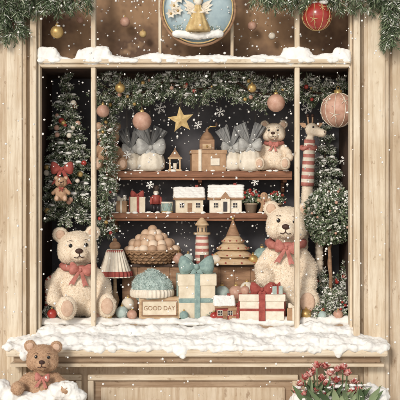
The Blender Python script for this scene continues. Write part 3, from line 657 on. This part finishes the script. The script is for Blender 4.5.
# ---------------------------------------------------------------- lower display items
b=B('table_lamp').at(115,zF,50)
q=(zf(276,50)-zF)/k(50)
b.lathe((0,0,0),[(0,0),(9,0),(9,2),(3,5),(2,9),(4.5,18),(2,28),(1.6,q)],woodL,20)
b.lathe((0,0,q),[(17,-1),(16.5,2),(12.5,13),(8.5,25),(7,27),(6,26),(11,12),(15.5,0)],creamc,120,ripple=.06,nr=24)
b.lathe((0,0,q),[(17.2,0),(17,3),(16.1,5)],redf,120,ripple=.06,nr=24); b.lathe((0,0,q+24),[(9,0),(8.2,2.2)],redf,40)
b.ell((0,0,q+30),(5.6,5.6,5),woodM); b.ell((0,0,q+36),2,woodM); b.done()
b=B('basket_of_wooden_beads').at(152,zR,72)
b.lathe((0,0,0),[(0,0),(20,0),(25,6),(28,12),(29.5,12.5),(28,14),(25,11),(0,8)],basket,48,ripple=.015,nr=24)
for i in range(4):
    rr=21+i*2.2; b.tube([(rr*1.02*math.cos(a),rr*1.02*math.sin(a),2+i*3+.9*math.sin(a*24+i*3.14)) for a in np.linspace(0,6.283,145)],1.1,basket,6)
for lay,(n_,rr,z) in enumerate(((17,24,14),(11,16,17),(14,19,20),(9,12,25),(6,7,29),(1,0,33))):
    for i in range(n_):
        a=2*math.pi*i/n_+lay*.4; b.ell((rr*math.cos(a)+R.uniform(-1,1),rr*math.sin(a)*.8,z+R.uniform(-1,1)),R.uniform(4.2,5.3),beadm,seg=18)
b.done()
b=B('wooden_sign_box').at(159,zF+2,26,1,.06)
b.box((0,0,11),(40,20,22),woodL,.8); b.box((0,-10.6,11.5),(34,1.4,15),creampap,.5)
for x,s_ in ((0,1),(0,-1)): b.box((0,-11.2,11.5+s_*7.2),(35,1.2,1),woodM,.2)
b.box((-17,-11.2,11.5),(1,1.2,15),woodM,.2); b.box((17,-11.2,11.5),(1,1.2,15),woodM,.2)
tx=bpy.data.curves.new('t','FONT'); tx.body='GOOD DAY'; tx.size=6; tx.align_x='CENTER'; tx.align_y='CENTER'; tx.extrude=.15
to=bpy.data.objects.new('t',tx); bpy.context.collection.objects.link(to); dg=bpy.context.evaluated_depsgraph_get(); e=bpy.data.meshes.new_from_object(to.evaluated_get(dg))
b.add([(v.co.x*.95,-11.5-v.co.z,11.3+v.co.y) for v in e.vertices],[tuple(p.vertices) for p in e.polygons],woodM,False); bpy.data.objects.remove(to); b.done()
b=B('knitted_hat').at(152,zF+24,30)
b.lathe((0,0,0),[(20,0),(21.5,2),(21.5,6),(20,8)],creamc,128,ripple=.04,nr=32)
V,T=b.blob([((0,0,8),(19.5,18,17)),((-6,-3,10),(13,13,13)),((7,-2,9),(13,13,13)),((0,0,20),(9,9,7))],tealp,vox=1.1,it=4,disp=1.4,ds=.2); b.fur(V,T,6000,2.6,.32,furT,.1,mask=lambda P:P[:,2]>6)
b.done()
def gift(px,z,d,w,dep,h,pm,rm,bw,rz=0,sc=1):
    b=B('gift_box').at(px,z,d,sc,rz); b.box((0,0,h*.42),(w,dep,h*.84),pm,.7); b.box((0,0,h*.86),(w+2.4,dep+2.4,h*.26),pm,.7)
    b.box((0,0,h*.5),(w*.15,dep+3,h+.5),rm,.2); b.box((0,0,h*.501),(w+3,dep*.18,h+.4),rm,.2); b.box((0,0,h*.4),(w+.8,dep+.8,h*.1),rm,.2); b.bow((0,-dep*.15,h+bw*.35),bw,rm); b.done()
gift(196,zF+3,32,36,26,44,creampap,tealc,18,.1)
gift(262,zF+2,17,44,17,26,creamc,redf,12,-.05); gift(236,zF+1,20,17,14,14,kraft,redf,6,.2)
b=B('toy_tower').at(202,zR,70)
b.tube([(0,0,z) for z in np.linspace(0,30,11)],[7.4-.12*i for i in range(11)],[rosef,creamc],24)
b.lathe((0,0,29),[(8.4,0),(8.4,2),(5,2),(5,9),(7,9),(7,10),(0.2,19)],woodL,24); b.ell((0,0,49),1.8,gold); b.box((0,-7,5),(4,1.2,8),woodK,.3)
for j in range(8): a=j*.785; b.box((5.1*math.cos(a),5.1*math.sin(a),34),(1,1,4),dkwin,.1)
b.done()
b=B('wooden_christmas_pyramid').at(233,zR,68)
for z,r in ((0,26),(7,21),(14,16),(21,11)):
    b.lathe((0,0,z),[(0,0),(r,0),(r+.6,1),(r*.62,6.4),(r*.5,7)],woodL,32,ripple=.02,nr=16)
    for j in range(10): a=j*.628; b.ell(((r-.5)*math.cos(a),(r-.5)*math.sin(a),z+1.8),1.0,redp,seg=8)
b.lathe((0,0,28),[(7,0),(4.5,6),(.6,16)],woodM,24); b.ell((0,0,45),1.6,gold)
b.done()
house(224,zF+2,17,17,13,12,8,redp,woodM,.15)
for px,z,d,r,m in ((262,zR,64,8.5,tealc),(253,zR,56,5,gold),(122,zF+2,22,6.5,tealp),(132,zF+2,16,5,pinkb),(108,zF+2,14,4.5,gold),(184,zF+2,14,4.5,tealc),(128,zF+10,30,6.5,creamc),(245,zF+27,17,4.6,pinkb),(306,zF+2,14,5.5,gold),(178,zR,60,6,pinkb),(298,zF+3,16,5,tealp),(338,zF+2,16,5,pinkb),(52,zF+3,14,5,redg),(188,zR,58,5.5,tealp),(216,zR,54,5,creamc),(214,zF+2,14,4,redg),(97,zF+2,14,4,pinkb),(322,zF+2,14,4.5,tealp),(222,zF+18,44,8,tealp),(236,zF+18,46,8,pinkb),(247,zF+24,46,7,creamc)):
    b=B('christmas_bauble').at(px,z+r,d); b.ell((0,0,0),r,m,seg=28); b.lathe((0,0,r*.93),[(r*.24,0),(r*.24,r*.2),(0.01,r*.24)],gold,14); b.tube([(r*.13*math.cos(a),0,r*1.25+r*.13*math.sin(a)) for a in np.linspace(0,6.283,12)],.2,gold,5); b.done()
b=B('wooden_toy_crate'); x0=(212-200)*k(42)
for i in range(3): b.span(x0,x0+42,34,36,zF+1+i*6.5,zF+6.5+i*6.5,woodL,.5); b.span(x0,x0+42,54,56,zF+1+i*6.5,zF+6.5+i*6.5,woodL,.5)
b.span(x0,x0+2,36.1,53.9,zF,zF+20,woodL,.4); b.span(x0+40,x0+42,36.1,53.9,zF,zF+20,woodL,.4); b.span(x0+2.1,x0+39.9,36.1,53.9,zF+14,zF+17,woodM,.2); b.done()
b=B('candy_cane').at(47,zF+4,26)
pp=[(0,0,z) for z in np.linspace(0,34,14)]+[(5-5*math.cos(a),0,34+5*math.sin(a)) for a in np.linspace(.4,3.3,9)]
b.tube(pp,2.3,[redp,creamc],12); b.done()
b=B('small_gift_box').at(276,zF+28,17,1,.3); b.box((0,0,4),(11,9,8),tealp,.4); b.box((0,0,4.1),(2,9.6,8.5),redf,.2); b.bow((0,-1,9),4.5,redf); b.done()
b=B('small_gift_box').at(294,zF+2,12,1,-.2); b.box((0,0,6),(13,11,12),kraft,.4); b.box((0,0,6.1),(2,11.6,12.5),creamc,.2); b.bow((0,-1,13.5),6,creamc); b.done()
# ---------------------------------------------------------------- falling snow
b=B('falling_snow'); t=bmesh.new(); bmesh.ops.create_icosphere(t,subdivisions=1,radius=1); TV=np.array([v.co[:] for v in t.verts]); t.verts.index_update(); TF=np.array([[v.index for v in f.verts] for f in t.faces]); t.free()
n=2600; X_=NR.uniform(-260,260,n); Y_=np.where(NR.uniform(size=n)<.4,NR.uniform(-90,-12,n),NR.uniform(10,64,n)); Z_=NR.uniform(60,520,n)
ok=~((Y_>0)&((np.abs(X_+5)>150)|(Z_<zF+5)|(Z_>zt-4))); n=ok.sum(); X_,Y_,Z_=X_[ok],Y_[ok],Z_[ok]
r=NR.uniform(.3,1,n)**2.4*1.1+.26
V=(TV[None]*r[:,None,None]*NR.uniform(.8,1.2,(n,1,3))+np.stack([X_,Y_,Z_],1)[:,None]).reshape(-1,3)
F=(TF[None]+(np.arange(n)*len(TV))[:,None,None]).reshape(-1,3); b.add(V,F,snow,True)
n=300; X_=NR.uniform(-156,148,n);Y_=NR.uniform(12,36,n);Z_=NR.uniform(zt+6,zt+90,n); r=NR.uniform(.3,1.4,n)
V=(TV[None]*r[:,None,None]+np.stack([X_,Y_,Z_],1)[:,None]).reshape(-1,3); F=(TF[None]+(np.arange(n)*len(TV))[:,None,None]).reshape(-1,3); b.add(V,F,snow,True)
b.done()
# ---------------------------------------------------------------- light, camera
w=bpy.data.worlds.new('World'); bpy.context.scene.world=w; w.use_nodes=True; nt=w.node_tree; bg=nt.nodes['Background']
dirv=Vector((.34,.86,-.40)).normalized()
sk=nt.nodes.new('ShaderNodeTexSky'); sk.sky_type='NISHITA'; sk.sun_disc=False; sk.sun_elevation=math.asin(-dirv.z); sk.sun_rotation=math.atan2(-dirv.x,-dirv.y)
hs=nt.nodes.new('ShaderNodeHueSaturation'); hs.inputs['Saturation'].default_value=.3
nt.links.new(sk.outputs[0],hs.inputs['Color']); nt.links.new(hs.outputs[0],bg.inputs['Color']); bg.inputs['Strength'].default_value=.135
sl=bpy.data.lights.new('sun','SUN'); sl.energy=2.0; sl.angle=math.radians(12); sl.color=(1,.945,.865)
so=bpy.data.objects.new('sun',sl); so.rotation_euler=dirv.to_track_quat('-Z','Y').to_euler(); so.location=(-3,-6,6); bpy.context.collection.objects.link(so)
cam=bpy.data.cameras.new('camera'); co=bpy.data.objects.new('camera',cam); bpy.context.collection.objects.link(co)
co.location=(0,-D*S,280*S); co.rotation_euler=(math.radians(90),0,0); cam.sensor_width=36; cam.lens=36*D/400; cam.clip_end=1000
sc=bpy.context.scene; sc.camera=co; sc.view_settings.view_transform='Standard'; sc.view_settings.look='None'; sc.view_settings.exposure=0
